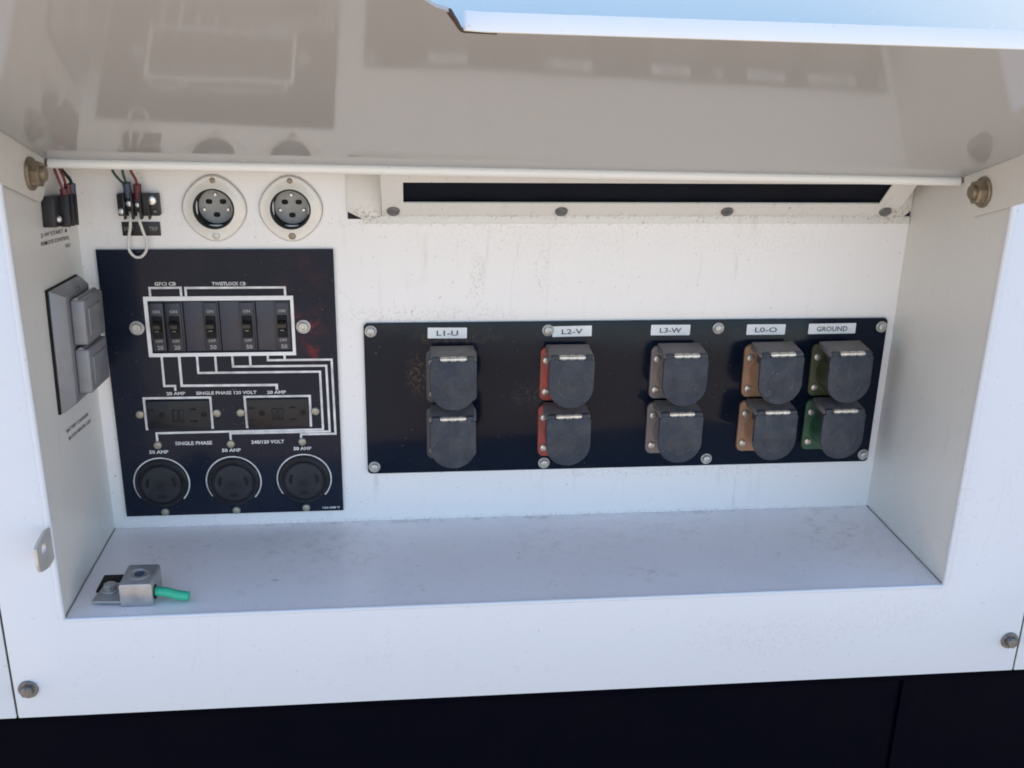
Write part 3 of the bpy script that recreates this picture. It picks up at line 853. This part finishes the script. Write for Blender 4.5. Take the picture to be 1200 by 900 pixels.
inlet(118.0, 310.3, 'round ivory inlet beside the terminal block with the white loop wire', 0)
inlet(184.0, 310.0, 'round ivory inlet next to the end of the cable hood', 1)

# ------------------------------------------------------------------ terminal block on the back wall
tb = thing('terminal_block', 'small black terminal block on the back wall above the breaker panel', 'terminal block', (54, 0, 303))
bm = B(); box(bm, 37.4, 72.4, -8, -0.3, 304.6, 323.6, 0.8); link('body', bm, 'term', tb)
for x in (44.2, 51.0, 58.0, 64.6):
    bm = B(); box(bm, x - 0.8, x + 0.8, -14.5, -7.8, 302.6, 325.4, 0.4); link('barrier', bm, 'term', tb)
for x, z, r in ((41.0, 308.8, 3.0), (48.0, 315.6, 3.0), (55.0, 314.5, 2.4), (66.8, 318.2, 4.0), (48.2, 307.8, 2.2), (55.2, 307.6, 2.2), (68.8, 309, 1.6)):
    bm = B(); screw(bm, x, z, -7.9, r, 2.8, n=14); link('screw', bm, 'bright' if r > 2.3 else 'dullscrew', tb)
npl = thing('nameplate', 'small black nameplate below the terminal block on the back wall', 'nameplate', (53.8, 0, 285.5))
bm = B(); box(bm, 37.6, 70.2, -1.5, -0.3, 286.0, 298.2, 0.3); link('plate', bm, 'term', npl)
lettering("SHUNT", npl, (43.4, 292.3), 8.4, 3.4, lambda u, v: (u, -1.7, v), 'mark', 0.0)
lettering("TRIP", npl, (64.4, 292.3), 7.4, 3.4, lambda u, v: (u, -1.7, v), 'mark', 0.0)
def wire(label, m, pts, r, crimp=None):
    o = thing('wire', label, 'wire', pts[0])
    bm = B(); tube(bm, pts, r, 10, 8); link('insulation', bm, m, o)
    if crimp:
        cm, a, b, cr = crimp
        bm = B(); tube(bm, [a, b], lambda s: cr * (1 - .25 * s), 12, 0); link('crimp', bm, cm, o)
    return o
wire('white loop of jumper wire hanging from the terminal block over the nameplate', 'whitewire',
     [(48.2, -9, 308), (48.4, -12, 303), (46.8, -11, 294), (43.8, -9, 283), (43.4, -8, 275), (46.6, -8, 269.6), (50.6, -8, 268.2), (54.8, -8, 270), (58.6, -8, 276), (58.8, -9, 284), (57.0, -11, 294), (55.4, -12, 303), (55.2, -9, 308)], 1.25)
wire('dark green wire coming down beside a blue crimp to the terminal block', 'dgreen', [(38, -14, 350), (39.2, -15, 343), (43.5, -13.5, 336), (46.6, -12, 332.6)], 1.15)
wire('dark green wire with blue crimp on the back wall terminal block', 'dgreen', [(47.4, -14, 352), (46.6, -14, 343), (47.6, -13, 336), (48.0, -12, 331)], 1.15, ('blue', (48.0, -12, 334), (48.3, -10.5, 321), 3.8))
wire('red wire with red crimp on the back wall terminal block', 'red', [(52.6, -14, 352), (53.4, -14, 344), (56.2, -13, 337), (56.8, -12, 331)], 1.2, ('crimpred', (56.8, -12, 332.5), (56.0, -10.5, 319), 3.6))

# ------------------------------------------------------------------ things on the wall beside the breaker panel
TILT = (R(-6.5), 0, 0)
lb = thing('terminal_block', 'small black terminal block on the side wall above the printed notice', 'terminal block', (0, -64, 316), rot=TILT)
bm = B(); box(bm, 0.3, 10, -86, -42, 307, 331, 0.8); link('body', bm, 'term', lb)
for y in (-72, -61, -50.5):
    bm = B(); box(bm, 9.8, 17, y - 1, y + 1, 306.5, 331.5, 0.4); link('barrier', bm, 'term', lb)
for y, z in ((-79, 313), (-66.5, 314), (-56, 314)):
    bm = B(); screw(bm, 0, 0, 0, 2.6, 2.6, (1, 0, 0), pos=(9.9, y, z), n=14); link('screw', bm, 'bright' if y == -79 else 'dullscrew', lb)
wire('thin red wire with crimp on the side wall terminal block, nearest the pivot bolt', 'red', [(7, -66, 356), (10, -67, 345), (12, -67, 338), (13, -67, 333)], 1.1, ('crimpred', (13, -67, 337), (13, -66.5, 318), 2.9))
wire('thin red wire with crimp in the middle of the side wall terminal block', 'red', [(8, -57, 354), (11, -57, 345), (12, -56.5, 338), (13, -56, 333)], 1.1, ('crimpred', (13, -56, 339), (13, -56, 318), 2.9))
wire('black wire with blue crimp on the side wall terminal block', 'term', [(8, -50, 350), (11, -52, 347), (13, -47, 341), (13, -45.6, 334)], 1.4, ('blue', (13, -45.6, 338), (13, -45.5, 318), 3.3))

def notice(label, lines, y, z, w, gap, tilt):
    o = thing('printed_notice', label, 'notice', (0, y, z), rot=(R(tilt), 0, 0))
    for i, (s, ww, dy) in enumerate(lines):
        lettering(s, o, (y + dy, z - i * gap), ww, 3.2, lambda u, v: (0.35, u, v), 'ink', 0.01)
notice('two lines of small black print reading 2-W START and REMOTE CONTROL on the side wall', [("2-W START &", 66, -1.5), ("REMOTE CONTROL", 70, 0), ("ONLY", 14, 30)], -61, 300.5, 66, 6.4, -7)
notice('two lines of small black print reading BATTERY CHARGER below the grey switch box', [("BATTERY CHARGER", 60, -2), ("BLOCK HEATER 120V", 62, 3)], -64, 136, 60, 7.4, -7)

sb = thing('switch_box', 'grey metal outlet box with two flip covers on the side wall', 'outlet box', (0, -66, 208), rot=(R(-4.0), 0, 0))
y0, y1, z0, z1 = -105.5, -28, 158, 259
bm = B(); box(bm, 0.2, 2.0, y0 - 0.8, y1 + 0.8, z0 - 0.8, z1 + 0.8); link('gasket', bm, 'hole', sb)
t = bmesh.new()
def rect(x, a, b, c, d): return [t.verts.new((x, p, q)) for p, q in ((a, c), (b, c), (b, d), (a, d))]
r1 = rect(2.0, y0, y1, z0, z1); r2 = rect(4.0, y0, y1, z0, z1); r3 = rect(13, y0 + 8, y1 - 7, z0 + 6, z1 - 6)
for a, b in ((r1, r2), (r2, r3)):
    for k in range(4): t.faces.new((a[k], a[(k + 1) % 4], b[(k + 1) % 4], b[k]))
t.faces.new(r3)
t.faces.new(r1[::-1])
bmesh.ops.recalc_face_normals(t, faces=t.faces[:])
bevel(t, None, 0.9, 2, 25)
link('plate', t, 'greybox', sb)
for (a, b) in ((211.5, 249), (170.5, 208)):
    bm = B(); box(bm, 13.1, 24.5, -91, -38, a, b, 2.0, 3); fl = link('flip_cover', bm, 'greybox', sb)
    bm = B(); box(bm, 24.3, 25.6, -83, -45, a + 6, b - 8, 0.6); rb = link('cover_pad', bm, 'greybox', sb); rb.parent = fl
    bm = B(); box(bm, 13.1, 18.5, -38.2, -34.6, (a + b) / 2 - 7, (a + b) / 2 + 7, 0.8); link('latch', bm, 'greybox', sb)
    bm = B(); tube(bm, [(18, -90, b - 1), (18, -39, b - 1)], 2.6, 10, 0); link('hinge', bm, 'greybox', sb)

for z in (254, 166.5, 209.8):
    bm = B(); screw(bm, 0, 0, 0, 2.6, 1.6, (1, 0, 0), pos=(12.6 if z != 254 else 12.4, -64, z), n=14); link('screw', bm, 'dullscrew', sb)

# ------------------------------------------------------------------ ground lug on the shelf
lg = thing('ground_lug', 'grey metal ground lug block bolted on the shelf', 'lug', (42, -120, 0))
bm = B(); box(bm, 15, 41, -121, -94, 0.2, 2.2, 0.3); link('pad', bm, 'hole', lg)
bm = B(); prism(bm, [(17, -142), (42, -144), (42, -112), (21, -112)], 2.3, 4.6, 'z', 0.5); link('tongue', bm, 'alu', lg)
bm = B(); hexbolt(bm, (28, -124, 4.4), (0, 0, 1), 7.2, 5.6, 1.4, 4.8); link('bolt', bm, 'screw', lg)
bm = B()
prism(bm, [(41.5, 0.3), (68.5, 0.3), (68.5, 20), (67, 21.5), (43, 21.5), (41.5, 20)], -146, -112, 'y', 0.9); link('block', bm, 'alu', lg)
bm = B(); lathe(bm, [(9.6, 0), (9.6, .8), (8.6, 1.2), (7.2, 1.2), (6.4, .3), (0, .25)], (55, -129, 21.4), (0, 0, 1), 26); link('set_screw', bm, 'screw', lg)
bm = B(); lathe(bm, [(4.6, .0), (4.6, .6), (0, .6)], (55, -129, 21.5), (0, 0, 1), 6); link('hex_socket', bm, 'blue', lg)
bm = B(); lathe(bm, [(6.2, 0), (6.2, .5), (0, .5)], (68.5, -138, 9.5), (1, 0, 0), 20); link('wire_port', bm, 'hole', lg)
gw = thing('wire', 'short stub of bright green wire sticking out of the ground lug', 'wire', (69, -138, 9))
bm = B(); tube(bm, [(69, -137.5, 9.5), (78, -138.5, 8.8), (88, -140.5, 6.8), (97, -141.5, 5.6)], 4.1, 14, 6); link('insulation', bm, 'green', gw)
